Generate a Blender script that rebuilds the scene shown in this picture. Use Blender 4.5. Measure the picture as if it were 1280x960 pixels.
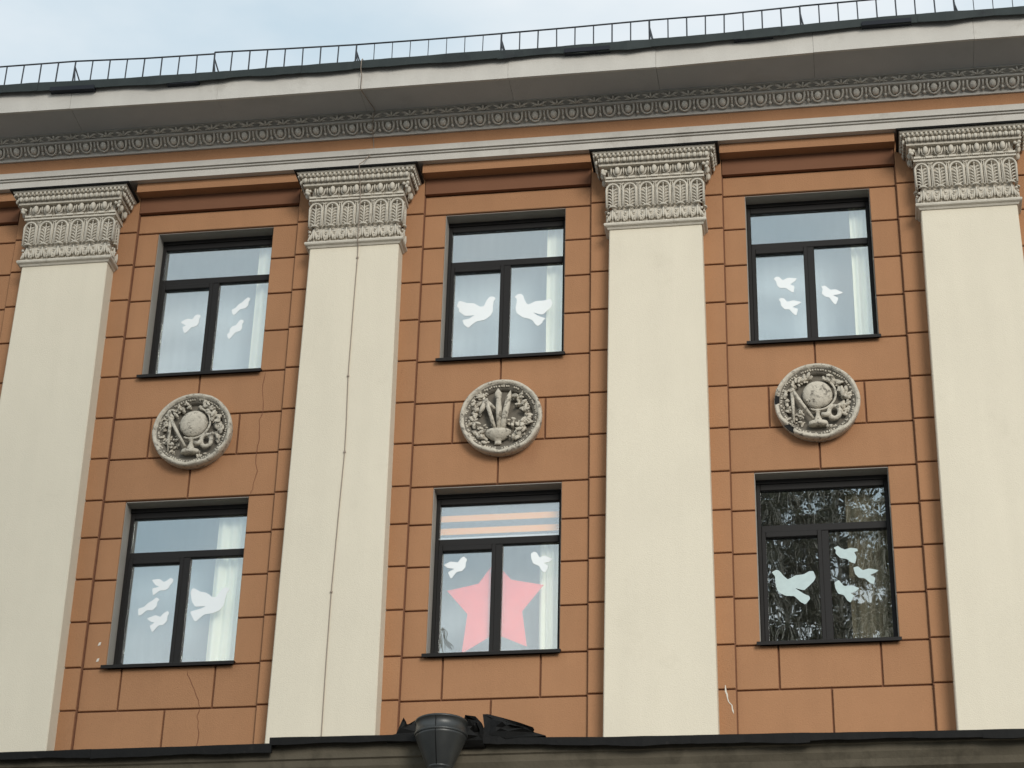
import bpy, math, random
from mathutils import Vector, Matrix
R = math.radians
random.seed(7)
for o in list(bpy.data.objects): bpy.data.objects.remove(o)
scene = bpy.context.scene
COL = scene.collection

# ---------------------------------------------------------------- camera
cam = bpy.data.cameras.new('camera'); camo = bpy.data.objects.new('camera', cam); COL.objects.link(camo)
camo.location = (10.08, -24.0057, 1.65)
camo.rotation_euler = (2.08055, -0.023712, 0.150364)
cam.sensor_fit = 'HORIZONTAL'; cam.sensor_width = 36.0; cam.lens = 36.0 * 2726.11 / 1280.0
cam.clip_start = 0.1; cam.clip_end = 2000.0
scene.camera = camo

# ---------------------------------------------------------------- sky, sun, exposure
SUN_EL, SUN_AZ = 19.0, math.atan2(0.42, -0.9)
world = bpy.data.worlds.new('World'); scene.world = world; world.use_nodes = True
nt = world.node_tree; nt.nodes.clear()
def N(t, typ, **kw):
    n = t.nodes.new(typ)
    for k, v in kw.items():
        if k.startswith('i_'): n.inputs[k[2:].replace('_', ' ')].default_value = v
        else: setattr(n, k, v)
    return n
out = N(nt, 'ShaderNodeOutputWorld'); bg = N(nt, 'ShaderNodeBackground'); bg.inputs['Strength'].default_value = 0.1
sky = N(nt, 'ShaderNodeTexSky'); sky.sky_type = 'NISHITA'; sky.sun_disc = False
sky.sun_elevation = R(SUN_EL); sky.sun_rotation = SUN_AZ % (2 * math.pi)
tc = N(nt, 'ShaderNodeTexCoord')
mp = N(nt, 'ShaderNodeMapping'); mp.inputs['Scale'].default_value = (1.0, 1.0, 2.2)
nz = N(nt, 'ShaderNodeTexNoise'); nz.inputs['Scale'].default_value = 4.5; nz.inputs['Detail'].default_value = 6; nz.inputs['Roughness'].default_value = 0.5
rp = N(nt, 'ShaderNodeValToRGB')
rp.color_ramp.elements[0].position = 0.36; rp.color_ramp.elements[0].color = (4.5, 5.6, 6.35, 1)
rp.color_ramp.elements[1].position = 0.66; rp.color_ramp.elements[1].color = (6.8, 7.2, 7.45, 1)
mx = N(nt, 'ShaderNodeMix', data_type='RGBA'); mx.inputs[0].default_value = 0.93
nt.links.new(tc.outputs['Generated'], mp.inputs['Vector']); nt.links.new(mp.outputs[0], nz.inputs['Vector'])
nt.links.new(nz.outputs['Fac'], rp.inputs[0]); nt.links.new(sky.outputs[0], mx.inputs['A']); nt.links.new(rp.outputs[0], mx.inputs['B'])
nt.links.new(mx.outputs['Result'], bg.inputs['Color']); nt.links.new(bg.outputs[0], out.inputs['Surface'])
sl = bpy.data.lights.new('sun', 'SUN'); sl.energy = 1.5; sl.angle = R(24); sl.color = (1.0, 0.95, 0.88)
so = bpy.data.objects.new('sun', sl); COL.objects.link(so)
sdir = Vector((math.sin(SUN_AZ) * math.cos(R(SUN_EL)), math.cos(SUN_AZ) * math.cos(R(SUN_EL)), math.sin(R(SUN_EL))))
so.rotation_euler = (-sdir).to_track_quat('-Z', 'Y').to_euler(); so.location = (0, -30, 60)
scene.view_settings.view_transform = 'Standard'; scene.view_settings.look = 'None'
scene.view_settings.exposure = 0.40; scene.view_settings.gamma = 1.0; scene.view_settings.use_curve_mapping = False
scene.render.engine = 'CYCLES'
scene.cycles.max_bounces = 8; scene.cycles.transparent_max_bounces = 12; scene.cycles.glossy_bounces = 4

# ---------------------------------------------------------------- materials (all procedural)
MATS = {}
def mat(name, col, rough=0.85, var=0.06, scale=3.0, bump=0.0, bscale=60.0, streak=0.0, metal=0.0, rnd=0.0, stain=None, spec=0.3):
    m = bpy.data.materials.new(name); m.use_nodes = True; t = m.node_tree; b = t.nodes['Principled BSDF']
    b.inputs['Roughness'].default_value = rough; b.inputs['Metallic'].default_value = metal
    b.inputs['Specular IOR Level'].default_value = spec
    geo = N(t, 'ShaderNodeNewGeometry')
    n1 = N(t, 'ShaderNodeTexNoise'); n1.inputs['Scale'].default_value = scale; n1.inputs['Detail'].default_value = 5
    t.links.new(geo.outputs['Position'], n1.inputs['Vector'])
    def math_(op, a, b_):
        n = N(t, 'ShaderNodeMath', operation=op)
        for i, v in enumerate((a, b_)):
            if isinstance(v, (int, float)): n.inputs[i].default_value = v
            else: t.links.new(v, n.inputs[i])
        return n.outputs[0]
    f = math_('MULTIPLY_ADD', n1.outputs['Fac'], 2 * var); t.nodes[-1].inputs[2].default_value = 1.0 - var
    if streak:
        mp_ = N(t, 'ShaderNodeMapping'); mp_.inputs['Scale'].default_value = (2.6, 2.6, 0.22)
        n2 = N(t, 'ShaderNodeTexNoise'); n2.inputs['Scale'].default_value = 1.6; n2.inputs['Detail'].default_value = 6
        t.links.new(geo.outputs['Position'], mp_.inputs['Vector']); t.links.new(mp_.outputs[0], n2.inputs['Vector'])
        g = math_('MULTIPLY_ADD', n2.outputs['Fac'], 2 * streak); t.nodes[-1].inputs[2].default_value = 1.0 - streak
        f = math_('MULTIPLY', f, g)
    if rnd:
        oi = N(t, 'ShaderNodeObjectInfo')
        g = math_('MULTIPLY_ADD', oi.outputs['Random'], 2 * rnd); t.nodes[-1].inputs[2].default_value = 1.0 - rnd
        f = math_('MULTIPLY', f, g)
    vm = N(t, 'ShaderNodeVectorMath', operation='SCALE'); vm.inputs[0].default_value = col
    t.links.new(f, vm.inputs['Scale']); colour = vm.outputs[0]
    if stain:                                     # (colour, noise scale, threshold, width)
        n3 = N(t, 'ShaderNodeTexNoise'); n3.inputs['Scale'].default_value = stain[1]; n3.inputs['Detail'].default_value = 8; n3.inputs['Roughness'].default_value = 0.65
        t.links.new(geo.outputs['Position'], n3.inputs['Vector'])
        mr = N(t, 'ShaderNodeMapRange'); mr.inputs['From Min'].default_value = stain[2]; mr.inputs['From Max'].default_value = stain[2] + stain[3]
        t.links.new(n3.outputs['Fac'], mr.inputs['Value'])
        mm = N(t, 'ShaderNodeMix', data_type='RGBA'); mm.inputs['B'].default_value = (*stain[0], 1)
        t.links.new(mr.outputs[0], mm.inputs[0]); t.links.new(colour, mm.inputs['A']); colour = mm.outputs['Result']
    t.links.new(colour, b.inputs['Base Color'])
    if bump:
        n4 = N(t, 'ShaderNodeTexNoise'); n4.inputs['Scale'].default_value = bscale; n4.inputs['Detail'].default_value = 4
        t.links.new(geo.outputs['Position'], n4.inputs['Vector'])
        bp = N(t, 'ShaderNodeBump'); bp.inputs['Strength'].default_value = bump; bp.inputs['Distance'].default_value = 0.01
        t.links.new(n4.outputs['Fac'], bp.inputs['Height']); t.links.new(bp.outputs[0], b.inputs['Normal'])
    MATS[name] = m; return m

ORANGE = mat('orange_plaster', (0.40, 0.205, 0.103), 0.9, 0.08, 2.2, 0.5, 60, 0.08, rnd=0.04, stain=((0.34, 0.165, 0.085), 1.3, 0.60, 0.25))
JOINT = mat('joint_plaster', (0.20, 0.092, 0.05), 0.95, 0.05)
CREAM = mat('cream_stucco', (0.75, 0.68, 0.54), 0.92, 0.05, 1.4, 0.4, 80, 0.05, stain=((0.66, 0.595, 0.465), 0.9, 0.60, 0.25))
STONE = mat('cast_stone', (0.60, 0.55, 0.46), 0.9, 0.12, 9.0, 0.4, 45, 0.05, stain=((0.34, 0.305, 0.25), 7.0, 0.58, 0.2))
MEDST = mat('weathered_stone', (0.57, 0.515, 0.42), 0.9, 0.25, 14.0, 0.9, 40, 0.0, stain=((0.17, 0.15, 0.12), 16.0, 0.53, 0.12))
CORN = mat('cornice_plaster', (0.59, 0.56, 0.505), 0.9, 0.08, 3.0, 0.3, 60, 0.09, stain=((0.40, 0.37, 0.32), 2.2, 0.58, 0.25))
REVEAL = mat('grey_reveal_plaster', (0.36, 0.335, 0.295), 0.9, 0.08, 5.0, 0.2, 80)
FRAME = mat('dark_frame', (0.017, 0.0155, 0.0145), 0.55, 0.05, 4.0, spec=0.22)
TIN = mat('black_flashing', (0.0085, 0.0083, 0.0078), 0.65, 0.3, 4.0, 0.4, 14, stain=((0.032, 0.028, 0.024), 5.0, 0.6, 0.2), spec=0.18)
ROOFTIN = mat('grey_green_flashing', (0.036, 0.045, 0.044), 0.6, 0.3, 2.5, 0.4, 9, stain=((0.018, 0.02, 0.023), 2.0, 0.55, 0.2), spec=0.2)
PLATE = mat('dark_bracket_metal', (0.02, 0.023, 0.03), 0.7, 0.2, 5.0, spec=0.2)
RAIL = mat('grey_rail_metal', (0.05, 0.055, 0.062), 0.6, 0.2, 6.0)
HOPPER = mat('painted_hopper_steel', (0.055, 0.057, 0.055), 0.40, 0.25, 7.0, metal=0.45, spec=0.6)
LEDGE = mat('soiled_ledge_plaster', (0.125, 0.107, 0.077), 0.95, 0.25, 2.5, 0.5, 25, 0.2, stain=((0.07, 0.06, 0.042), 2.4, 0.52, 0.2))
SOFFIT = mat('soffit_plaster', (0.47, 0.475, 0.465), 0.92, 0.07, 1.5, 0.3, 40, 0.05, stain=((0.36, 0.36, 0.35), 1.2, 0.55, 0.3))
EGGLIT = mat('lit_egg_plaster', (0.72, 0.68, 0.60), 0.9, 0.1, 8.0, 0.3, 60)  # cornice plaster made lighter: light on the carved rows put into the colour
MEDDARK = mat('dark_stone', (0.17, 0.15, 0.12), 0.95, 0.25, 12.0, 0.5, 40)  # darker stone tone for the medallion recess floor and inner band
NET = mat('net_curtain', (0.47, 0.56, 0.59), 0.95, 0.03, 5.0)
PAPER = mat('white_paper', (0.93, 0.97, 0.97), 0.8, 0.015, 8.0)
DIMPAPER = mat('dimmed_creased_paper', (0.55, 0.66, 0.65), 0.8, 0.13, 14.0)  # white paper darkened in colour, so doves look dimmer on the dark window
RED = mat('red_card', (0.80, 0.10, 0.085), 0.7, 0.12, 7.0)
BLACKC = mat('black_ribbon', (0.10, 0.11, 0.13), 0.7, 0.05)
ORANGEC = mat('orange_ribbon', (0.85, 0.40, 0.12), 0.7, 0.06)
PALE = mat('pale_ribbon_edge', (0.6, 0.62, 0.62), 0.7, 0.05)
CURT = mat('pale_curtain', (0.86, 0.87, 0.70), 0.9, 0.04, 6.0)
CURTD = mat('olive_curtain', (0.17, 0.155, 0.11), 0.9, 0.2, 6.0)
ROOM = mat('room_plaster', (0.72, 0.75, 0.76), 0.9, 0.03)
ROOMD = mat('room_floor', (0.22, 0.17, 0.12), 0.8, 0.1)
CABLE = mat('brown_cable', (0.33, 0.265, 0.21), 0.7, 0.1)
CRACK = mat('crack_shadow', (0.19, 0.08, 0.045), 1.0, 0.1)
FLECK = mat('bare_plaster', (0.70, 0.66, 0.58), 0.9, 0.1)
BARK = mat('bark', (0.42, 0.37, 0.30), 0.95, 0.35, 5.0, 0.6, 20)
LEAF = mat('young_leaf', (0.12, 0.11, 0.065), 0.7, 0.4, 2.0)
ASPH = mat('asphalt', (0.075, 0.073, 0.07), 0.9, 0.2, 0.6, 0.4, 60)
PAVE = mat('paving', (0.30, 0.29, 0.27), 0.9, 0.12, 2.0, 0.3, 40)
LOWER = mat('lower_wall_plaster', (0.46, 0.41, 0.32), 0.9, 0.1, 2.0, 0.3, 60, 0.1)

def glass(name, refl, trans):
    m = bpy.data.materials.new(name); m.use_nodes = True; t = m.node_tree; t.nodes.clear()
    o = N(t, 'ShaderNodeOutputMaterial'); gl = N(t, 'ShaderNodeBsdfGlossy'); gl.inputs['Roughness'].default_value = 0.0
    gl.inputs['Color'].default_value = (0.95, 0.98, 1.0, 1)
    tr = N(t, 'ShaderNodeBsdfTransparent'); tr.inputs['Color'].default_value = (trans, trans, trans, 1)
    mx_ = N(t, 'ShaderNodeAddShader'); gl.inputs['Color'].default_value = (refl * .95, refl, refl * .985, 1)
    geo = N(t, 'ShaderNodeNewGeometry'); n = N(t, 'ShaderNodeTexNoise'); n.inputs['Scale'].default_value = 3.5; n.inputs['Detail'].default_value = 1
    b = N(t, 'ShaderNodeBump'); b.inputs['Strength'].default_value = 0.10; b.inputs['Distance'].default_value = 0.004
    t.links.new(geo.outputs['Position'], n.inputs['Vector']); t.links.new(n.outputs['Fac'], b.inputs['Height']); t.links.new(b.outputs[0], gl.inputs['Normal'])
    t.links.new(tr.outputs[0], mx_.inputs[0]); t.links.new(gl.outputs[0], mx_.inputs[1]); t.links.new(mx_.outputs[0], o.inputs['Surface'])
    return m
GLASS = glass('window_glass', 0.275, 0.83)

# ---------------------------------------------------------------- mesh helpers
class MB:
    def __init__(s): s.v = []; s.f = []; s.sm = []
    def add(s, vs, fs, smooth=False):
        k = len(s.v); s.v += [tuple(p) for p in vs]; s.f += [tuple(i + k for i in f) for f in fs]; s.sm += [smooth] * len(fs); return s
    def box(s, x0, x1, y0, y1, z0, z1):
        return s.add([(x0, y0, z0), (x1, y0, z0), (x1, y1, z0), (x0, y1, z0), (x0, y0, z1), (x1, y0, z1), (x1, y1, z1), (x0, y1, z1)],
                     [(0, 3, 2, 1), (4, 5, 6, 7), (0, 1, 5, 4), (1, 2, 6, 5), (2, 3, 7, 6), (3, 0, 4, 7)])
    def block(s, x0, x1, z0, z1, yf, yb, c=0.007):       # chamfered plaster block facing -Y
        q = lambda a, y: [(x0 + a, y, z0 + a), (x1 - a, y, z0 + a), (x1 - a, y, z1 - a), (x0 + a, y, z1 - a)]
        fs = [(8, 9, 10, 11)]
        for k in (0, 4):
            for i in range(4): fs.append((k + i, k + (i + 1) % 4, k + 4 + (i + 1) % 4, k + 4 + i))
        return s.add(q(0, yb) + q(0, yf + c) + q(c, yf), fs)
    def tube(s, path, r, n=6, caps=True, smooth=True):
        path = [Vector(p) for p in path]; m = len(path)
        rr = r if isinstance(r, (list, tuple)) else [r] * m
        vs = []; prev = None
        for i, p in enumerate(path):
            d = (path[min(i + 1, m - 1)] - path[max(i - 1, 0)])
            d = d.normalized() if d.length > 1e-9 else Vector((0, 0, 1))
            if prev is None: a = d.orthogonal().normalized()
            else:
                a = prev - d * prev.dot(d); a = a.normalized() if a.length > 1e-6 else d.orthogonal().normalized()
            prev = a; b = d.cross(a)
            vs += [p + (a * math.cos(2 * math.pi * k / n) + b * math.sin(2 * math.pi * k / n)) * rr[i] for k in range(n)]
        fs = [(i * n + k, i * n + (k + 1) % n, (i + 1) * n + (k + 1) % n, (i + 1) * n + k) for i in range(m - 1) for k in range(n)]
        s.add(vs, fs, smooth)
        if caps: s.add([], []); k0 = len(s.v) - len(vs); s.f += [tuple(k0 + k for k in reversed(range(n))), tuple(k0 + (m - 1) * n + k for k in range(n))]; s.sm += [False, False]
        return s
    def ell(s, c, r, rot=None, nu=8, nv=5, jit=0.0):
        M = rot or Matrix.Identity(3); c = Vector(c); vs = []; fs = []
        P = lambda a, b: c + M @ Vector((r[0] * math.sin(a) * math.cos(b), r[1] * math.sin(a) * math.sin(b), r[2] * math.cos(a))) * (1 + random.uniform(-jit, jit))
        vs.append(P(0, 0))
        for i in range(1, nv): vs += [P(math.pi * i / nv, 2 * math.pi * k / nu) for k in range(nu)]
        vs.append(P(math.pi, 0))
        for k in range(nu): fs.append((0, 1 + k, 1 + (k + 1) % nu))
        for i in range(nv - 2):
            for k in range(nu):
                a = 1 + i * nu + k; b = 1 + i * nu + (k + 1) % nu; fs.append((a, a + nu, b + nu, b))
        e = len(vs) - 1
        for k in range(nu): fs.append((e, 1 + (nv - 2) * nu + (k + 1) % nu, 1 + (nv - 2) * nu + k))
        return s.add(vs, fs, True)
    def prism(s, poly, y0, y1):                          # polygon in XZ extruded along Y (y0 = front)
        n = len(poly)
        if sum(poly[i][0] * poly[(i + 1) % n][1] - poly[(i + 1) % n][0] * poly[i][1] for i in range(n)) < 0: poly = poly[::-1]
        vs = [(x, y0, z) for x, z in poly] + [(x, y1, z) for x, z in poly]
        return s.add(vs, [tuple(range(n)), tuple(reversed(range(n, 2 * n)))] + [(i, n + i, n + (i + 1) % n, (i + 1) % n) for i in range(n)])
    def sweep(s, prof, x0, x1, smooth=False):            # closed profile (y,z) swept along X
        n = len(prof)
        vs = [(x0, y, z) for y, z in prof] + [(x1, y, z) for y, z in prof]
        return s.add(vs, [tuple(reversed(range(n))), tuple(range(n, 2 * n))] + [(i, (i + 1) % n, n + (i + 1) % n, n + i) for i in range(n)], smooth)
    def lathe(s, prof, c=(0, 0, 0), n=32, smooth=True, axis='z'):
        vs = []
        for r, h in prof:
            for k in range(n):
                a = 2 * math.pi * k / n
                vs.append((c[0] + r * math.cos(a), c[1] + r * math.sin(a), c[2] + h) if axis == 'z' else (c[0] + r * math.cos(a), c[1] - h, c[2] + r * math.sin(a)))
        fs = [(i * n + k, i * n + (k + 1) % n, (i + 1) * n + (k + 1) % n, (i + 1) * n + k) for i in range(len(prof) - 1) for k in range(n)]
        return s.add(vs, fs, smooth)
    def mesh(s, name, m):
        me = bpy.data.meshes.new(name); me.from_pydata(s.v, [], s.f); me.polygons.foreach_set('use_smooth', s.sm)
        if m: me.materials.append(m)
        me.update(); return me
WL = {}
def link(name, data, parent=None, loc=(0, 0, 0), rot=None):
    o = bpy.data.objects.new(name, data); COL.objects.link(o); loc = Vector(loc); WL[o.name] = loc
    if parent is not None: o.parent = parent; o.location = loc - WL[parent.name]
    else: o.location = loc
    if rot: o.rotation_euler = rot
    return o
def rise(x):                                             # the eaves are not quite level along the facade
    q = lambda t: (lambda c: c * c * (3 - 2 * c))(min(max(t, 0), 1))
    return 0.045 * q((1.6 - x) / 2.6) + 0.078 * q((x - 8.3) / 3.0)
EAVES = {'fascia_slab', 'roof_flashing', 'gutter_bracket', 'railing_section', 'baluster', 'brace', 'foot_plate', 'soffit_slab'}
def put(name, mb, m, parent=None, loc=(0, 0, 0)):        # mesh given in world coordinates
    if name in EAVES: mb.v = [(x, y, z + rise(x) * (1 if name != 'soffit_slab' else min(max((-y - 0.6) / 0.5, 0), 1))) for x, y, z in mb.v]
    l = Vector(loc)
    if l.length: mb.v = [(x - l.x, y - l.y, z - l.z) for x, y, z in mb.v]
    return link(name, mb.mesh(name, m), parent, loc)
def tag(o, label, cat, group=None):
    o['label'] = label; o['category'] = cat
    if group: o['group'] = group
    return o
def copy_tree(o, parent, loc):                           # a part with its sub-parts, moved to loc
    c = o.copy(); COL.objects.link(c); c.parent = parent; c.location = Vector(loc) - WL[parent.name]; WL[c.name] = Vector(loc)
    for ch in list(o.children):
        d = ch.copy(); COL.objects.link(d); d.parent = c; WL[d.name] = Vector(loc)
    return c

# ---------------------------------------------------------------- ground
g = put('ground', MB().add([(-300, -400, 0), (300, -400, 0), (300, 200, 0), (-300, 200, 0)], [(0, 1, 2, 3)]), ASPH); g['kind'] = 'structure'
g = put('pavement', MB().box(-30, 42, -3.4, -0.35, -0.05, 0.13), PAVE); g['kind'] = 'structure'

# ---------------------------------------------------------------- the building
B = link('school_building', None)
tag(B, 'orange plaster building with cream pilasters, carved capitals and deep grey cornice', 'building')
BAYS = range(-1, 4); PIL = range(-1, 5)
X0, X1 = -4.6, 16.6
ZJ = [18.22, 17.91, 17.385, 16.83, 16.255, 15.643, 15.028, 14.433, 13.83, 13.305, 12.73, 12.15, 11.545, 10.985, 10.33]
PL, PR = 0.87, 3.117                                     # recessed panel inside a bay
WC, WH = 1.964, 0.811                                    # window centre and half width inside a bay
WZ = [(15.65, 17.91), (11.545, 13.83)]
g2 = 0.011                                               # half joint width

# backing wall with the openings
wb = MB()
for i in BAYS:
    x = 4 * i
    wb.box(x + 0.3, x + PL, -0.032, 0.45, 10.0, 18.7); wb.box(x + PR, x + 3.7, -0.032, 0.45, 10.0, 18.7)
    wb.box(x + PL, x + WC - WH, 0.028, 0.45, 10.0, 18.215); wb.box(x + WC + WH, x + PR, 0.028, 0.45, 10.0, 18.215)
    for a, b in ((10.0, 11.545), (13.83, 15.65), (17.91, 18.215)): wb.box(x + WC - WH, x + WC + WH, 0.028, 0.45, a, b)
    wb.box(x + PL, x + PR, -0.058, 0.45, 18.222, 18.7)
for i in PIL: wb.box(4 * i - 0.3, 4 * i + 0.3, -0.03, 0.45, 10.0, 18.7)
wall = put('wall', wb, JOINT, B)
def block(x0, x1, z0, z1, yf, yb):
    m = MB().block(x0 + g2, x1 - g2, z0 + g2, z1 - g2, yf, yb)
    put('block', m, ORANGE, wall, ((x0 + x1) / 2, yf, (z0 + z1) / 2))
for i in BAYS:
    x = 4 * i
    for k in range(len(ZJ) - 1):
        zt, zb = ZJ[k], ZJ[k + 1]
        ztop = 18.7 if k == 0 else zt
        zc = (zt + zb) / 2; ph = 0.6 + 0.062 * (17.3 - zc) / 7 if zc < 17.3 else 0.6
        yo = random.uniform(-0.0015, 0.0015)
        block(x + ph - 0.02, x + PL, zb, ztop, -0.06 + yo, -0.033); block(x + PR, x + 4 - ph + 0.02, zb, ztop, -0.06 - yo, -0.033)
        inwin = any(a - 0.05 < zc < b for a, b in WZ)
        if inwin: cuts = None
        elif k == 0: cuts = []
        elif k in (6, 12): cuts = [1.367, 2.552]
        else: cuts = [1.964]
        if cuts is None:
            block(x + PL - g2, x + WC - WH + g2, zb, zt, yo, 0.027); block(x + WC + WH - g2, x + PR + g2, zb, zt, -yo, 0.027)
        else:
            e = [PL - g2] + cuts + [PR + g2]
            for a, b in zip(e, e[1:]): block(x + a, x + b, zb, zt, random.uniform(-0.0015, 0.0015), 0.027)

# cracks, a scratch and flecks in the plaster
def ribbon(name, pts, y, w, m):
    mb = MB(); L = []; 
    sub = []
    for a, b in zip(pts, pts[1:]):
        for t in (0, 0.33, 0.66): sub.append((a[0] + (b[0] - a[0]) * t + random.uniform(-.012, .012), a[1] + (b[1] - a[1]) * t))
    sub.append(pts[-1])
    for k, (px, pz) in enumerate(sub):
        ww = w * random.uniform(0.5, 1.1) * (0.35 if k in (0, len(sub) - 1) else 1)
        L.append((px, pz, ww))
    vs = [(a - c, y, b) for a, b, c in L] + [(a + c, y, b) for a, b, c in L] + [(a, y + 0.004, b) for a, b, c in L]; n = len(L)
    fs = [(k, n + k, n + k + 1, k + 1) for k in range(n - 1)] + [(k + 1, 2 * n + k + 1, 2 * n + k, k) for k in range(n - 1)] + [(n + k, 2 * n + k, 2 * n + k + 1, n + k + 1) for k in range(n - 1)]
    return put(name, mb.add(vs, fs), m, wall)
for pts in ([(2.839, 15.62), (2.833, 15.35), (2.867, 15.109), (2.822, 14.913), (2.856, 14.637), (2.822, 14.483), (2.848, 14.172), (2.818, 13.906), (2.789, 13.85)],
            [(2.189, 11.479), (2.264, 11.302), (2.385, 11.091), (2.407, 11.0)], [(2.40, 10.975), (2.389, 10.885), (2.419, 10.679), (2.40, 10.36)]):
    ribbon('crack', pts, -0.0032, 0.0045, CRACK)
ribbon('scratch', [(8.728, 11.035), (8.757, 10.918), (8.80, 10.784), (8.829, 10.684)], -0.064, 0.010, FLECK)
for fx, fz in ((1.041, 11.865), (1.043, 11.652)):
    put('plaster_fleck', MB().prism([(fx - .018, fz - .02), (fx + .014, fz - .012), (fx + .02, fz + .03), (fx - .006, fz + .022)], -0.006, 0.0), FLECK, wall)

# pilaster shafts
for i in PIL:
    m = MB(); zt, zb, ht, hb = 17.29, 10.1, 0.603, 0.664; x = 4 * i; nseg = 14
    vs = []
    for k in range(nseg + 1):
        t = k / nseg; z = zb + (zt - zb) * t; h = hb + (ht - hb) * t; c = 0.012
        vs += [(x - h, -0.02, z), (x - h, -0.322 + c, z), (x - h + c, -0.322, z), (x + h - c, -0.322, z), (x + h, -0.322 + c, z), (x + h, -0.02, z)]
    m.add(vs, [(6 * k + j, 6 * k + j + 1, 6 * k + 7 + j, 6 * k + 6 + j) for k in range(nseg) for j in range(5)])
    put('pilaster', m, CREAM, B, (x, -0.322, 10.1))

# capitals: one built with its ornament, the others copied
ZC = 17.3
def ring(mb, h0, h1, z0, z1, d0=None, d1=None):          # a three-sided band flaring from half width h0 to h1
    d0 = -(0.322 + h0 - 0.603) if d0 is None else d0; d1 = -(0.322 + h1 - 0.603) if d1 is None else d1
    mb.add([(-h0, -0.03, z0), (-h0, d0, z0), (h0, d0, z0), (h0, -0.03, z0), (-h1, -0.03, z1), (-h1, d1, z1), (h1, d1, z1), (h1, -0.03, z1)],
           [(0, 1, 5, 4), (1, 2, 6, 5), (2, 3, 7, 6), (0, 3, 2, 1), (4, 5, 6, 7), (0, 4, 7, 3)])
core = MB()
for h0, h1, a, b in ((0.618, 0.635, -0.015, 0.012), (0.598, 0.590, 0.075, 0.30), (0.572, 0.572, 0.30, 0.66), (0.575, 0.63, 0.665, 0.715),
                     (0.650, 0.650, 0.715, 0.74), (0.64, 0.645, 0.74, 0.785), (0.612, 0.625, 0.785, 0.915), (0.727, 0.732, 0.918, 0.943),
                     (0.715, 0.745, 0.943, 1.035), (0.765, 0.775, 1.035, 1.072), (0.795, 0.812, 1.072, 1.096)): ring(core, h0, h1, a, b)
cap = put('capital', core, STONE, B); cap.location = (0, 0, ZC); WL[cap.name] = Vector((0, 0, ZC))
def sub(name, mb, m=STONE, rot=None, loc=(0, 0, 0)):
    o = link(name, mb.mesh(name, m), None); o.parent = cap; o.location = loc
    if rot: o.rotation_euler = rot
    return o
# astragal, rounded
am = MB(); prof = [(-0.005, 0.012), (0.012, 0.012), (0.032, 0.024), (0.038, 0.043), (0.030, 0.063), (0.008, 0.075)]
for (e0, z0), (e1, z1) in zip(prof, prof[1:]): ring(am, 0.63 + e0, 0.63 + e1, z0, z1)
sub('astragal', am)
def along(pitch, h, n, corner=True):                     # stations round the three faces: (origin, angle)
    st = [((k - (n - 1) / 2) * pitch, -(0.322 + h - 0.603), 0) for k in range(n)]
    d = 0.322 + h - 0.603
    side = []
    m_ = int((d - 0.05) / pitch)
    for k in range(m_):
        y = -d + pitch * (0.62 + k)
        side += [(h, y, math.pi / 2), (-h, y, -math.pi / 2)]
    return st + side
def stamp(dst, src, x, y, a):
    ca, sa = math.cos(a), math.sin(a)
    dst.add([(x + p[0] * ca - p[1] * sa, y + p[0] * sa + p[1] * ca, p[2]) for p in src.v], src.f, True)
# top leaf scallops, two rows
sc = MB()
t1 = MB(); t1.ell((0, 0.006, 1.052), (0.021, 0.018, 0.026), nu=6, nv=4)
t2 = MB(); t2.ell((0, -0.010, 0.985), (0.031, 0.024, 0.040), nu=6, nv=4); t2.tube([(-0.036, 0.0, 1.02), (-0.036, -0.016, 0.97), (-0.036, 0.0, 0.95)], 0.008, 4)
for x, y, a in along(0.0585, 0.795, 27): stamp(sc, t1, x, y, a)
for x, y, a in along(0.077, 0.752, 19): stamp(sc, t2, x, y, a)
sub('leaf_band', sc)['kind'] = 'stuff'
# eggs and darts
eg = MB(); e1 = MB(); e1.ell((0, -0.012, 0.858), (0.037, 0.036, 0.060), nu=8, nv=6)
e1.tube([(-0.052, 0.018, 0.92), (-0.052, 0.004, 0.86), (-0.036, 0.012, 0.81), (0, 0.018, 0.792), (0.036, 0.012, 0.81), (0.052, 0.004, 0.86), (0.052, 0.018, 0.92)], 0.0115, 5)
dr = MB(); dr.tube([(0, 0.004, 0.92), (0, -0.006, 0.86), (0, 0.02, 0.80)], [0.015, 0.012, 0.004], 5)
for x, y, a in along(0.163, 0.675, 7): stamp(eg, e1, x, y, a)
for k in range(8): stamp(eg, dr, (k - 3.5) * 0.163, -(0.322 + 0.672 - 0.603), 0)
for s in (-1, 1):
    for q in range(5): eg.ell((s * 0.672 + random.uniform(-.03, .03), -0.402 + random.uniform(-.012, .012), 0.86 + random.uniform(-.05, .05)), (0.026, 0.022, 0.026), nu=6, nv=4)
sub('egg_band', eg)['kind'] = 'stuff'
# bead and reel line
bd = MB()
for k in range(9):
    x = (k - 4) * 0.1495; bd.box(x - 0.044, x + 0.044, -0.388, -0.36, 0.75, 0.778)
    if k < 8:
        for q in (-0.012, 0.012): bd.ell((x + 0.0748 + q, -0.372, 0.764), (0.011, 0.014, 0.014), nu=6, nv=4)
sub('bead_band', bd)['kind'] = 'stuff'
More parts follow.
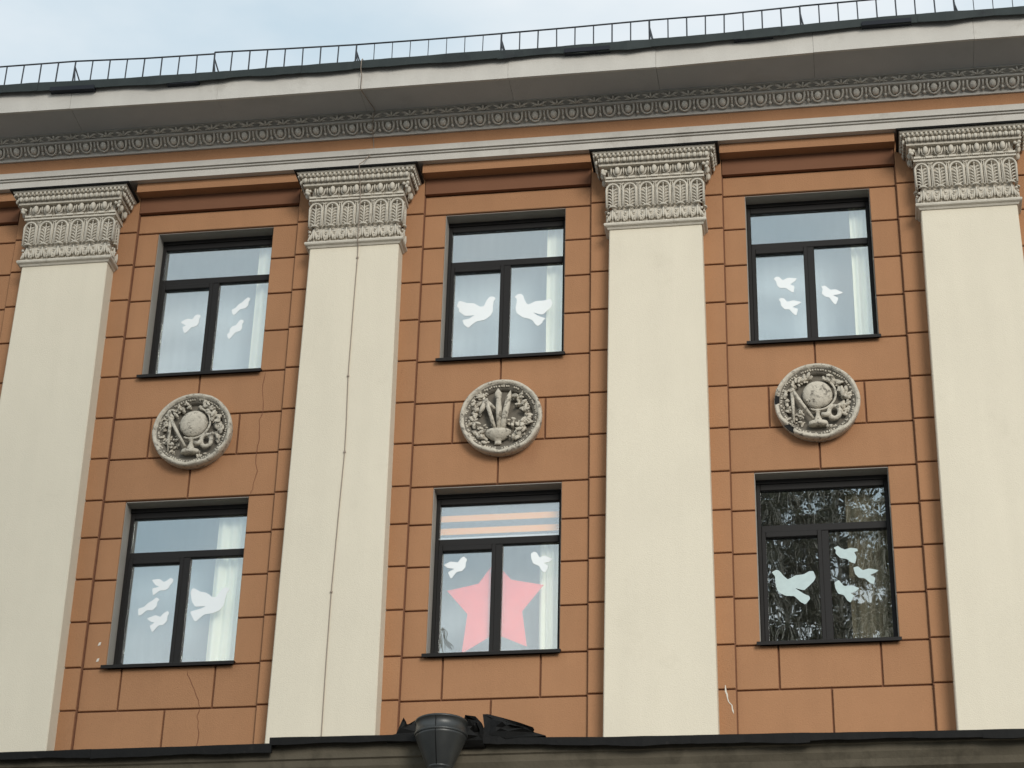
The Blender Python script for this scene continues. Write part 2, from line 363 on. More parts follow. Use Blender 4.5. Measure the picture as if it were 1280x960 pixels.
# palmettes: arched frame, stem and slanted lobes
def palmette(half=0):
    p = MB(); w, hh = 0.084, 0.345; zb = 0.34
    arch = []
    for k in range(13):
        a = math.pi * k / 12; arch.append((-w * math.cos(a), -0.012, zb + hh - 0.095 + 0.095 * math.sin(a)))
    pts = [(-w * 0.93, -0.012, zb - 0.02)] + arch + [(w * 0.93, -0.012, zb - 0.02)]
    p.tube(pts, 0.0150, 6)
    p.tube([(0, -0.008, zb - 0.02), (0, -0.014, zb + 0.2), (0, -0.012, zb + hh - 0.045)], [0.020, 0.013, 0.006], 5)
    p.ell((0, -0.014, zb + hh - 0.035), (0.012, 0.012, 0.016), nu=6, nv=4)
    for s in (-1, 1):
        for k in range(6):
            z = zb + 0.0 + k * 0.047; r_ = 1.0 - 0.08 * max(0, k - 3) ** 1.4
            p.tube([(s * 0.008, -0.006, z - 0.012), (s * 0.036 * r_, -0.014, z + 0.020), (s * 0.070 * r_, -0.008, z + 0.034)], [0.008, 0.0115, 0.008], 5)
    p.tube([(-0.062, -0.020, zb - 0.04), (-0.03, -0.036, zb - 0.026), (0, -0.040, zb - 0.022), (0.03, -0.036, zb - 0.026), (0.062, -0.020, zb - 0.04)], [0.006, 0.014, 0.017, 0.014, 0.006], 6)
    return p
pm = palmette().mesh('palmette', STONE)
tg = MB()
tg.tube([(-0.013, -0.006, 0.70), (-0.013, -0.008, 0.34), (0, -0.010, 0.31), (0.013, -0.008, 0.34), (0.013, -0.006, 0.70)], 0.007, 5)
tg.tube([(-0.034, -0.004, 0.70), (0, -0.014, 0.672), (0.034, -0.004, 0.70)], 0.009, 5)
tm = tg.mesh('tongue', STONE)
def place(me, name, x, y, a=0):
    o = bpy.data.objects.new(name, me); COL.objects.link(o); o.parent = cap; o.location = (x, y, 0); o.rotation_euler = (0, 0, a)
YN = -0.334
for k in range(6): place(pm, 'palmette', (k - 2.5) * 0.2215, YN)
for k in range(5): place(tm, 'tongue', (k - 2) * 0.2215, YN)
for s in (-1, 1): place(pm, 'palmette', s * 0.618, -0.225, s * math.pi / 2); place(tm, 'tongue', s * 0.618, -0.105, s * math.pi / 2)
# acanthus tufts at the foot
tf = MB(); rs = random.Random(3)
for (x, y, a, w_) in [((k - 2.5) * 0.2215, YN, 0, 1.0) for k in range(6)] + [((k - 2) * 0.2215, YN, 0, 0.72) for k in range(5)] + [(s * 0.612, -0.22, s * math.pi / 2, 1.0) for s in (-1, 1)] + [(s * 0.612, -0.10, s * math.pi / 2, 0.72) for s in (-1, 1)]:
    t = MB()
    for q in range(5):
        u = (q - 2) * 0.029 * w_; c_ = 2 - abs(q - 2)
        t.ell((u, -0.004 - 0.012 * c_, 0.15 + 0.020 * c_ * w_ + rs.uniform(-.006, .006)), (0.0165 * w_, 0.018, (0.058 + 0.012 * c_) * (0.7 + 0.3 * w_)), Matrix.Rotation(-u * 7, 3, 'Y'), 6, 5)
    if w_ == 1.0:
        for q in (-1, 1): t.ell((q * 0.055, -0.022, 0.225), (0.022, 0.018, 0.020), nu=6, nv=4)
    stamp(tf, t, x, y, a)
sub('acanthus_row', tf)['kind'] = 'stuff'
cm = MB(); ring(cm, 0.84, 0.85, 1.097, 1.118); ring(cm, 0.84, 0.62, 1.119, 1.31, None, -0.24)
sub('metal_cover', cm, TIN)
for i in PIL:
    if i != 0: copy_tree(cap, B, (4 * i, 0, ZC))
for o in [c for c in B.children if c.name.startswith('capital')]:
    pass

# architrave: soffit beams between the capitals and two cream bands
for i in BAYS:
    x = 4 * i
    m = MB(); m.sweep([(-0.22, 18.464), (-0.22, 18.70), (-0.061, 18.70), (-0.061, 18.464)], x + PL - 0.02, x + PR + 0.02); put('beam', m, ORANGE, B, (x + 2, -0.22, 18.5))
ab = MB()
ab.sweep([(-0.307, 18.602), (-0.307, 18.700), (-0.295, 18.706), (-0.05, 18.706), (-0.05, 18.608)], X0, X1)
ab.sweep([(-0.275, 18.7065), (-0.275, 18.7185), (-0.317, 18.719), (-0.323, 18.734), (-0.292, 18.736), (-0.292, 18.748), (-0.340, 18.749), (-0.346, 18.834), (-0.335, 18.841), (-0.05, 18.841), (-0.05, 18.707)], X0, X1)
put('architrave', ab, CORN, B)
fz = MB().sweep([(-0.325, 18.8415), (-0.325, 19.024), (-0.05, 19.024), (-0.05, 18.8415)], X0, X1); put('frieze', fz, ORANGE, B)

# cornice: mouldings, egg and dart, leaf row, soffit and fascia slabs
cn = MB()
cn.sweep([(-0.352, 19.025), (-0.360, 19.078), (-0.370, 19.083), (-0.372, 19.10), (-0.378, 19.13), (-0.40, 19.155), (-0.44, 19.168), (-0.524, 19.166), (-0.530, 19.192), (-0.505, 19.196),
          (-0.508, 19.225), (-0.53, 19.25), (-0.585, 19.265), (-0.60, 19.262), (-0.60, 19.3), (-0.1, 19.3), (-0.1, 19.025)], X0, X1)
cornice = put('cornice', cn, CORN, B)
nrm = Vector((0, -0.62, -0.78)).normalized(); tup = Vector((0, -0.78, 0.62)).normalized()
def fr(u, v, w): return Vector((u, 0, 0)) + tup * v + nrm * w       # along the moulding, up the slope, out of it
egm = MB(); rotm = Matrix((Vector((1, 0, 0)), nrm, tup)).transposed()
egm.ell(fr(0, 0.008, 0.006), (0.046, 0.042, 0.056), rotm, 10, 7)
egm.tube([fr(-0.074, 0.072, 0.0), fr(-0.078, 0.03, 0.014), fr(-0.068, -0.022, 0.016), (fr(-0.040, -0.058, 0.012)), fr(0, -0.074, 0.008), fr(0.040, -0.058, 0.012), fr(0.068, -0.022, 0.016), fr(0.078, 0.03, 0.014), fr(0.074, 0.072, 0.0)], 0.0150, 6)
egme = egm.mesh('egg', EGGLIT)
dtm = MB(); dtm.tube([fr(0, 0.07, 0.004), fr(0, 0.01, 0.012), fr(0, -0.03, 0.008)], [0.015, 0.013, 0.010], 5)
dtm.tube([fr(0, -0.02, 0.012), fr(0, -0.045, 0.014), fr(0, -0.078, 0.0)], [0.008, 0.024, 0.004], 5); dtme = dtm.mesh('dart', EGGLIT)
lfm = MB()
for s in (-1, 1):
    lfm.tube([fr(0, -0.034, 0), fr(s * 0.03, -0.005, 0.010), fr(s * 0.072, 0.02, 0.010), fr(s * 0.11, 0.022, 0.0)], [0.006, 0.015, 0.017, 0.005], 5)
    lfm.tube([fr(s * 0.03, -0.036, 0), fr(s * 0.062, -0.016, 0.010), fr(s * 0.10, -0.03, 0.002)], [0.005, 0.013, 0.004], 5)
lfm.ell(fr(0, 0.012, 0.006), (0.016, 0.012, 0.034), rotm, 6, 4)
lfme = lfm.mesh('leaf', EGGLIT)
k0 = -2.9
for k in range(64):
    x = k0 + k * 0.2515
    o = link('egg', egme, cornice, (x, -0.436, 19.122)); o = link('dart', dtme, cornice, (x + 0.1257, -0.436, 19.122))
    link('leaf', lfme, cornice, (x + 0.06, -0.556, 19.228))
seams = [X0, -3.9, -1.9, 0.1, 2.17, 4.12, 6.14, 8.1, 10.15, 12.2, 14.2, X1]
for a, b in zip(seams, seams[1:]):
    dz = random.uniform(-0.004, 0.004)
    put('soffit_slab', MB().box(a + 0.0015, b - 0.0015, -1.095, -0.601, 19.272 + dz, 19.34), SOFFIT, cornice, (a, -0.6, 19.27))
    put('fascia_slab', MB().sweep([(-1.15 + dz, 19.24), (-1.158 + dz, 19.50), (-1.158, 19.58), (-1.0, 19.58), (-1.0, 19.345), (-1.098, 19.34), (-1.098, 19.252), (-1.125, 19.236 + dz)], a + 0.0015, b - 0.0015), CORN, cornice, (a, -1.1, 19.24))
# roof edge flashing, wavy
rs = random.Random(5)
def wavy_flash(name, xs, y, ztop, zbot, back, m, parent, amp=0.012, lip=0.03, drop=None):
    mb = MB(); vs = []
    for i, x in enumerate(xs):
        w = amp * (math.sin(x * 3.1) + 0.7 * math.sin(x * 7.7 + 1) + rs.uniform(-.6, .6)); dz = drop(x) if drop else 0.0
        yy = y + 0.5 * w
        vs += [(x, back[0], back[1] + dz), (x, yy + 0.012, ztop + dz), (x, yy, ztop - 0.012 + dz + w * 0.3), (x, yy + 0.004, zbot + dz + w), (x, yy + lip, zbot + dz + w + 0.006), (x, yy + lip + .004, ztop - 0.03 + dz)]
    n = 6
    fs = [(i * n + k, i * n + k + 1, (i + 1) * n + k + 1, (i + 1) * n + k) for i in range(len(xs) - 1) for k in range(5)]
    fs += [tuple(range(n)), tuple((len(xs) - 1) * n + k for k in reversed(range(n)))]
    return put(name, mb.add(vs, fs), m, parent, (xs[0], y, ztop))
ctrl = [-4.6, -2.6, -0.4, 1.2, 3.3, 4.05, 6.0, 8.05, 9.7, 11.5, 13.4, 15.0, 16.6]
for q, (a, b) in enumerate(zip(ctrl, ctrl[1:])):
    n = int((b - a) / 0.12) + 2
    wavy_flash('roof_flashing', [a + (b - a + 0.03) * k / (n - 1) for k in range(n)], -1.235 - 0.008 * (q % 2), 19.648 + 0.004 * (q % 3), 19.515, (0.2, 19.98 + 0.004 * (q % 2)), ROOFTIN, cornice, 0.008 if q % 3 else 0.013)
for a, b, z in ((-0.185, 0.445, 19.57), (1.468, 1.907, 19.578), (6.9, 7.5, 19.60), (9.128, 9.638, 19.60), (10.785, 11.42, 19.605)):
    put('gutter_bracket', MB().box(a, b, -1.252 if b - a > .55 else -1.235, -1.165, z - 0.085, z - 0.022), PLATE, cornice, ((a + b) / 2, -1.2, z))
# roof and body behind
put('roof', MB().sweep([(-0.9, 19.6), (-0.9, 19.66), (6.0, 21.4), (13.0, 19.6)], X0, X1), ROOFTIN, B)
put('lower_wall', MB().box(X0, X1, -0.35, 0.45, -0.2, 9.55), LOWER, B)
put('gable_wall', MB().box(X0 - 0.05, X0 + 0.35, 0.46, 12.5, -0.2, 19.6), ORANGE, B); put('gable_wall', MB().box(X1 - 0.35, X1 + 0.05, 0.46, 12.5, -0.2, 19.6), ORANGE, B)
put('rear_wall', MB().box(X0 + .36, X1 - .36, 12.2, 12.5, -0.2, 19.6), LOWER, B)
put('classroom_wall', MB().box(X0 + .36, X1 - .36, 6.0, 6.2, 10.02, 18.69), ROOM, B)
put('classroom_ceiling', MB().box(X0 + .36, X1 - .36, 0.46, 6.0, 18.45, 18.8), ROOM, B)
put('floor_slab', MB().box(X0 + .36, X1 - .36, 0.46, 6.0, 14.35, 14.75), ROOM, B)
put('floor_slab', MB().box(X0 + .36, X1 - .36, 0.46, 6.0, 10.05, 10.4), ROOMD, B)
for i in PIL: put('partition_wall', MB().box(4 * i - 0.1, 4 * i + 0.1, 0.452, 5.98, 10.41, 14.34).box(4 * i - 0.1, 4 * i + 0.1, 0.452, 5.98, 14.76, 18.44), ROOM, B)

# windows: local origin at the foot of the opening, centre, wall plane
def bar(mb, x0, x1, z0, z1, y0, y1, c=0.006): 
    mb.block(x0, x1, z0, z1, y0, y1, c)
fm = MB(); H = 2.275
bar(fm, -0.800, -0.752, 0.0, H, 0.232, 0.31); bar(fm, 0.752, 0.800, 0.0, H, 0.232, 0.31)
bar(fm, -0.752, 0.752, H - 0.155, H - 0.0, 0.232, 0.31); bar(fm, -0.752, 0.752, 0.0, 0.06, 0.232, 0.31)
bar(fm, -0.752, 0.752, 1.545, 1.640, 0.231, 0.31); bar(fm, -0.035, 0.055, 0.06, 1.545, 0.230, 0.31)
win = link('window', fm.mesh('window', FRAME), B, (WC, 0, WZ[0][0]))
def wsub(name, mb, m): 
    o = bpy.data.objects.new(name, mb.mesh(name, m)); COL.objects.link(o); o.parent = win; return o
sm = MB()
bar(sm, -0.756, -0.702, 0.055, 1.552, 0.222, 0.300); bar(sm, -0.082, -0.030, 0.055, 1.552, 0.222, 0.300)
bar(sm, -0.702, -0.082, 1.478, 1.552, 0.222, 0.300); bar(sm, -0.702, -0.082, 0.055, 0.12, 0.222, 0.300)
wsub('sash', sm, FRAME)
wsub('top_bead', MB().box(-0.80, 0.80, 0.214, 0.232, H - 0.075, H - 0.018), FRAME)
wsub('pane', MB().box(-0.70, -0.084, 0.270, 0.276, 0.12, 1.476), GLASS)
wsub('pane', MB().box(0.057, 0.75, 0.270, 0.276, 0.062, 1.543), GLASS)
wsub('pane', MB().box(-0.75, 0.75, 0.270, 0.276, 1.642, H - 0.157), GLASS)
wsub('reveal', MB().box(-0.812, -0.804, 0.029, 0.44, -0.01, 2.258), REVEAL); wsub('reveal', MB().box(0.804, 0.812, 0.029, 0.44, -0.01, 2.258), REVEAL)
wsub('lintel_soffit', MB().box(-0.803, 0.803, 0.0285, 0.231, 2.254, 2.2625), REVEAL)
wsub('sill', MB().sweep([(-0.075, -0.045), (-0.079, -0.008), (-0.07, 0.0), (0.236, 0.042), (0.236, 0.03), (-0.066, -0.012), (-0.066, -0.045)], -0.845, 0.835), FRAME)
for i in BAYS:
    for k, (zb, zt) in enumerate(WZ):
        if (i, k) != (0, 0): copy_tree(win, B, (4 * i + WC, 0, zb + (0.018 if k else 0)))

# medallions
def leafy(mb, pts, n, size, y, seed, w=0.05):
    r = random.Random(seed)
    for q in range(n):
        t = r.random() * (len(pts) - 1); k = min(int(t), len(pts) - 2); f = t - k
        x = pts[k][0] + (pts[k + 1][0] - pts[k][0]) * f + r.gauss(0, w * 0.55); z = pts[k][1] + (pts[k + 1][1] - pts[k][1]) * f + r.gauss(0, w * 0.55)
        if math.hypot(x, z) > 0.43: continue
        rot = Matrix.Rotation(r.uniform(0, math.pi), 3, 'Y') @ Matrix.Rotation(r.uniform(-.6, .6), 3, 'X') @ Matrix.Rotation(r.uniform(-.6, .6), 3, 'Z')
        s = size * r.uniform(0.6, 1.2)
        mb.ell((x, y - r.uniform(-0.03, 0.06), z), (s * 0.5, s * 0.32, s), rot, 6, 4, 0.16)
def medallion(x, z, kind, seed):
    r = random.Random(seed); P_ = (x, 0.0, z)
    Rm = 0.528; d = MB()
    prof = [(Rm - 0.02, -0.01), (Rm - 0.012, 0.05), (Rm, 0.10), (Rm - 0.004, 0.145), (Rm - 0.018, 0.158), (Rm - 0.042, 0.154), (Rm - 0.056, 0.128), (Rm - 0.090, 0.10), (0.410, 0.095), (0.398, 0.045), (0.0, 0.040)]
    d.lathe(prof, n=72, axis='y')
    chips = {0: [], 1: [], 2: [(3.05, 0.16), (3.95, 0.15)]}[2 if seed == 33 else 0]
    nv = []
    for (px, py, pz) in d.v:
        rr = math.hypot(px, pz); a = math.atan2(pz, px) % (2 * math.pi)
        if rr > 0.43 and py < -0.1:
            j = 0.006 * math.sin(a * 9 + seed) + r.uniform(-.006, .006)
            if 3.6 < a < 5.4: j -= 0.006
            rr2 = rr + j * 0.6; py += j * 0.8
            for ca, cw in chips:
                if abs(a - ca) < cw and rr > Rm - 0.06: py += 0.05; rr2 -= 0.03
            px, pz = px * rr2 / rr, pz * rr2 / rr
        nv.append((px, py, pz))
    d.v = nv
    md = link('medallion', d.mesh('medallion', MEDST), B, P_)
    def s(name, mb, m=MEDST):
        o = bpy.data.objects.new(name, mb.mesh(name, m)); COL.objects.link(o); o.parent = md; return o
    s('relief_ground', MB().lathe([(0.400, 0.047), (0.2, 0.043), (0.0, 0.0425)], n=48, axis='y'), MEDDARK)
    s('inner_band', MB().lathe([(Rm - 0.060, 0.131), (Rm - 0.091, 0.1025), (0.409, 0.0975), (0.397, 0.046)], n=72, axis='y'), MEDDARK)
    rg = MB()
    for k in range(88):
        a = 2 * math.pi * k / 88 + r.uniform(-.02, .02); rad = 0.449 + r.uniform(-.006, .006)
        if r.random() < 0.12: continue
        rg.ell((rad * math.cos(a), -0.112, rad * math.sin(a)), (0.020, 0.013, 0.0135), Matrix.Rotation(-a, 3, 'Y'), 5, 4, 0.2)
    s('beaded_ring', rg)['kind'] = 'stuff'
    for ca, cw in chips:
        c = MB(); pts = [((Rm - rr_) * math.cos(t), (Rm - rr_) * math.sin(t)) for rr_, t in ((0.004, ca - cw), (0.004, ca), (0.004, ca + cw), (0.06, ca + cw * .8), (0.066, ca), (0.06, ca - cw * .8))]
        s('broken_patch', c.prism(pts, -0.118, -0.10), TIN)
    w = MB()
    if kind == 'globe':
        gl = MB(); gl.ell((0.005, -0.09, 0.10), (0.186, 0.088, 0.192), nu=28, nv=16)
        o = s('globe', gl)
        con = MB()
        for q in range(11):
            a, b = r.gauss(0, .07), r.gauss(0, .07); yy = -0.085 - 0.088 * math.sqrt(max(0, 1 - (a / .176) ** 2 - (b / .182) ** 2))
            con.ell((0.005 + a, yy + .003, 0.10 + b), (r.uniform(.015, .04), 0.012, r.uniform(.012, .022)), Matrix.Rotation(r.uniform(-1, 1), 3, 'Y'), 6, 4, 0.2)
        s('continents', con)['kind'] = 'stuff'
        rn = MB(); rn.tube([(0.005 + 0.226 * math.cos(t), -0.12, 0.10 + 0.226 * math.sin(t)) for t in [1.25 - k * 0.165 for k in range(21)]], 0.0145, 6); s('globe_ring', rn)
        st = MB(); st.lathe([(0.0, -0.108), (0.045, -0.112), (0.05, -0.128), (0.024, -0.15), (0.024, -0.185), (0.045, -0.235), (0.05, -0.26), (0.115, -0.285), (0.125, -0.315), (0.118, -0.335), (0.0, -0.34)], (0.0, -0.105, 0), 18)
        st.v = [(a, -0.105 + (b + 0.105) * 0.6, c) for a, b, c in st.v]; s('globe_stand', st)
        cp = MB(); cp.tube([(-0.305, -0.115, 0.165), (-0.30, -0.13, -0.08), (-0.296, -0.115, -0.295)], [0.026, 0.021, 0.012], 6); cp.tube([(-0.298, -0.12, 0.165), (-0.18, -0.145, -0.05), (-0.058, -0.15, -0.255)], [0.026, 0.022, 0.016], 6)
        cp.ell((-0.302, -0.125, 0.165), (0.036, 0.03, 0.036)); s('compass', cp)
        fl = MB(); fl.tube([(0.202 + 0.066 * math.cos(t), -0.12, -0.165 + 0.085 * math.sin(t)) for t in [k * math.pi / 8 for k in range(17)]], 0.030, 7, False)
        fl.tube([(0.15, -0.12, -0.19), (0.09, -0.13, -0.20), (0.045, -0.13, -0.185)], [0.045, 0.03, 0.02], 7); fl.tube([(0.24, -0.12, -0.11), (0.275, -0.12, -0.065), (0.29, -0.12, -0.05)], [0.04, 0.026, 0.016], 7); s('flask', fl)
        leafy(w, [(-0.329, -0.26), (-0.388, 0.0), (-0.363, 0.155), (-0.282, 0.283), (-0.207, 0.33), (-0.103, 0.369)], 85, 0.044, -0.075, seed)
        leafy(w, [(-0.25, -0.30), (-0.22, -0.20), (-0.2, -0.1)], 26, 0.034, -0.08, seed + 1)
        leafy(w, [(0.126, 0.348), (0.239, 0.282), (0.304, 0.161), (0.36, 0.085), (0.348, -0.06), (0.33, -0.16)], 62, 0.054, -0.08, seed + 2)
        leafy(w, [(0.1, -0.34), (0.22, -0.31)], 6, 0.036, -0.07, seed + 3)
    else:
        b = MB(); b.tube([(-0.02, -0.12, -0.20), (-0.025, -0.15, 0.10), (-0.03, -0.15, 0.24), (-0.034, -0.15, 0.27), (-0.036, -0.15, 0.32), (-0.041, -0.145, 0.40)], [0.024, 0.040, 0.032, 0.044, 0.047, 0.003], 8); s('brush', b)
        b = MB(); b.tube([(0.02, -0.11, -0.20), (0.05, -0.135, 0.0), (0.098, -0.135, 0.27), (0.12, -0.125, 0.37)], [0.040, 0.041, 0.035, 0.004], 8); s('pencil', b)
        b = MB(); b.tube([(-0.07, -0.12, -0.17), (-0.13, -0.14, 0.03), (-0.196, -0.13, 0.25)], [0.028, 0.033, 0.036], 4); b.tube([(-0.19, -0.13, 0.235), (-0.13, -0.14, 0.17), (-0.065, -0.13, 0.10)], [0.022, 0.026, 0.018], 4); s('set_square', b)
        b = MB(); b.tube([(-0.20, -0.13, 0.21), (-0.24, -0.13, 0.12), (-0.285, -0.12, 0.03)], [0.038, 0.034, 0.006], 6); s('chisel', b)
        b = MB(); b.lathe([(0.0, -0.195), (0.15, -0.192), (0.166, -0.20), (0.162, -0.235), (0.14, -0.275), (0.085, -0.315), (0.045, -0.33), (0.04, -0.36), (0.05, -0.385), (0.0, -0.39)], (-0.03, -0.10, 0), 20)
        b.v = [(a, -0.10 + (q + 0.10) * 0.62, c) for a, q, c in b.v]; s('paint_pot', b)
        leafy(w, [(-0.2, 0.33), (-0.297, 0.302), (-0.34, 0.124), (-0.359, -0.067), (-0.281, -0.228), (-0.167, -0.337)], 105, 0.044, -0.078, seed)
        leafy(w, [(0.165, 0.30), (0.283, 0.185), (0.323, 0.059), (0.313, -0.064), (0.255, -0.184), (0.148, -0.30)], 92, 0.050, -0.078, seed + 2)
        leafy(w, [(0.12, -0.05), (0.22, -0.15)], 16, 0.045, -0.08, seed + 4)
        leafy(w, [(-0.18, -0.1), (-0.12, -0.16)], 7, 0.034, -0.09, seed + 5)
    s('wreath', w)['kind'] = 'stuff'
    return md
m1 = medallion(1.975, 14.75, 'globe', 11); m2 = medallion(6.005, 14.715, 'paint', 22); m3 = medallion(9.965, 14.705, 'globe', 33)
m1['label'] = 'globe medallion on the cracked wall'; m2['label'] = 'medallion with brush and paint pot'; m3['label'] = 'globe medallion with dark broken patches in its rim'

# ledge under the windows, with black tin edge
HL = [(-5, 10.195), (3.53, 10.222), (3.53, 10.290), (5.5, 10.278), (6.54, 10.206), (7.54, 10.176), (8.7, 10.168), (12.0, 10.128), (17.0, 10.10)]
def lz(x):
    for (a, za), (b, zb) in zip(HL, HL[1:]):
        if a <= x < b: return za + (zb - za) * (x - a) / (b - a)
    return 10.1
ld = MB(); lx = [X0] + [-4 + 0.5 * k for k in range(15)] + [3.52, 3.54] + [4 + 0.5 * k for k in range(25)] + [X1]
for x in lx:
    z = lz(x) - 0.02
    ld.v += [(x, -0.69, z), (x, -0.69, 10.06), (x, -0.665, 10.045), (x, -0.655, 9.97), (x, -0.61, 9.90), (x, -0.585, 9.82), (x, -0.50, 9.76), (x, -0.48, 9.62), (x, -0.40, 9.54), (x, 0.0, 9.54), (x, 0.0, z + 0.12)]
ld.f += [(11 * i + k, 11 * i + (k + 1) % 11, 11 * i + 11 + (k + 1) % 11, 11 * i + 11 + k) for i in range(len(lx) - 1) for k in range(11)]
ld.f += [tuple(range(11)), tuple(11 * (len(lx) - 1) + k for k in reversed(range(11)))]; ld.sm += [False] * len(ld.f)
ledge = put('ledge', ld, LEDGE, B)
for q, (a, b) in enumerate(((X0, -1.2), (-1.2, 1.4), (1.4, 3.56), (3.535, 5.6), (5.58, 7.6), (7.58, 9.7), (9.68, 11.6), (11.58, 14.0), (13.98, X1))):
    n = int((b - a) / 0.09) + 2
    xs = [a + (b - a) * k / (n - 1) for k in range(n)]
    mid = min(max((a + b) / 2, a), b)
    wavy_flash('tin_edge', xs, -0.80 - 0.006 * (q % 2), 0.0, -0.085 - 0.012 * (q % 3), (-0.05, 0.16), TIN, ledge, 0.007, 0.05, lambda x, a=a, b=b: lz(min(max(x, (3.54 if a > 3.5 else a)), (3.52 if b < 3.6 else b))))

# ---------------------------------------------------------------- things fixed on or beside the building
# roof railing
rr_ = link('roof_railing', None, None, (-4, -0.95, 19.68)); tag(rr_, 'low grey metal safety railing along the roof edge', 'railing')
rs = random.Random(9)
RK = [(20.19, 20.19), (20.19, 20.205), (20.205, 20.178), (20.205, 20.15), (20.15, 20.15), (20.152, 20.185), (20.185, 20.178), (20.182, 20.168), (20.168, 20.16), (20.165, 20.16)]
for q in range(10):
    xa = -4 + 2 * q; thin = q in (4, 8); rt = 0.006 if thin else 0.0105
    z1, z2 = RK[q]
    top = MB(); top.tube([(xa, -0.95, z1), (xa + 1.0, -0.952, (z1 + z2) / 2 - 0.006), (xa + 2.0, -0.95, z2)], 0.0125, 6)
    sec = put('railing_section', top, RAIL, rr_, (xa, -0.95, z1))
    for k in range(8):
        x = xa + 0.25 * k; zt = z1 + (z2 - z1) * k / 8
        b = MB().tube([(x, -0.95, zt), (x + rs.uniform(-.008, .008), -0.95 + rs.uniform(-.01, .01), 19.66)], (0.013 if k == 0 else rt) * rs.uniform(0.9, 1.1), 5); put('baluster', b, RAIL, sec, (x, -0.95, 19.7))
    b = MB().tube([(xa, -0.95, z1 - 0.10), (xa + 0.09, -0.62, 19.75)], 0.011, 5).tube([(xa + 0.004, -0.95, z1 - 0.16), (xa + 0.06, -1.0, 19.72)], 0.010, 5); put('brace', b, RAIL, sec, (xa, -0.95, 19.8))
    put('foot_plate', MB().box(xa - 0.09, xa + 0.09, -1.1, -0.86, 19.655, 19.70), ROOFTIN, sec, (xa, -0.95, 19.68))
# cable down the pilaster
cb = MB(); path = [(4.17, -0.90, 19.74), (4.17, -1.24, 19.67), (4.165, -1.265, 19.62), (4.16, -1.255, 19.50), (4.16, -1.175, 19.44), (4.155, -1.17, 19.24), (4.16, -1.10, 19.235), (4.24, -0.64, 19.255), (4.22, -0.63, 19.20), (4.20, -0.55, 19.16), (4.185, -0.50, 19.09), (4.17, -0.38, 19.03),
      (4.175, -0.33, 18.95), (4.18, -0.325, 18.86), (4.165, -0.312, 18.80), (4.07, -0.36, 18.63), (4.06, -0.585, 18.42), (4.055, -0.55, 18.36), (4.055, -0.46, 18.23), (4.06, -0.42, 18.10), (4.06, -0.39, 17.95), (4.06, -0.39, 17.42), (4.06, -0.40, 17.34), (4.06, -0.345, 17.28)]
shaft = [(4.058, 17.1), (4.05, 16.4), (4.043, 15.306), (4.062, 14.6), (4.066, 14.209), (4.04, 13.2), (4.02, 12.299), (4.016, 11.4), (4.02, 10.5), (4.02, 10.3)]
cb.tube(path + [(x, -0.331, z) for x, z in shaft], 0.0065, 5)
cab = put('cable', cb, CABLE, None, (4.06, -0.33, 10.3)); tag(cab, 'thin brown cable running down a pilaster from the roof edge', 'cable')
for x, z in ((4.058, 17.1), (4.043, 15.306), (4.066, 14.209), (4.02, 12.299)):
    put('clip', MB().box(x - 0.013, x + 0.013, -0.341, -0.321, z - 0.011, z + 0.011), CABLE, cab, (x, -0.33, z))
# rain hopper and downpipe
hc = (5.585, -1.03)
hp = link('rain_hopper', None, None, (hc[0], hc[1], 0.0)); tag(hp, 'dark metal rain hopper with wide rim and funnel at the ledge', 'rain hopper')
m = MB().lathe([(0.298, 0.0), (0.303, 0.012), (0.303, 0.024), (0.290, 0.03), (0.286, 0.145), (0.296, 0.152), (0.302, 0.165), (0.296, 0.178), (0.285, 0.18), (0.278, 0.16), (0.278, 0.0)], (hc[0], hc[1], 10.145), 40); put('rim_band', m, HOPPER, hp, (hc[0], hc[1], 10.145))
m = MB().lathe([(0.286, 10.15), (0.292, 10.14), (0.285, 10.12), (0.145, 9.785), (0.135, 9.77), (0.13, 9.8), (0.27, 10.13)], (hc[0], hc[1], 0), 40); put('funnel', m, HOPPER, hp, (hc[0], hc[1], 9.8))
m = MB().lathe([(0.128, 9.80), (0.143, 9.795), (0.147, 9.78), (0.143, 9.765), (0.130, 9.76), (0.128, 9.70), (0.138, 9.695), (0.138, 9.66), (0.118, 9.65), (0.118, 0.15)], (hc[0], hc[1], 0), 28); put('downpipe', m, HOPPER, hp, (hc[0], hc[1], 9.0))
put('seam', MB().tube([(hc[0] - .01, hc[1] - 0.291, 10.30), (hc[0] - .01, hc[1] - 0.290, 10.15), (hc[0] - .01, hc[1] - 0.288, 10.12), (hc[0] - .01, hc[1] - 0.142, 9.78)], 0.005, 4), TIN, hp, (hc[0], hc[1] - .25, 10.0))
put('support_bracket', MB().box(hc[0] - 0.02, hc[0] + 0.02, hc[1] + 0.115, -0.36, 8.6, 8.64), HOPPER, hp, (hc[0], -0.7, 8.6))
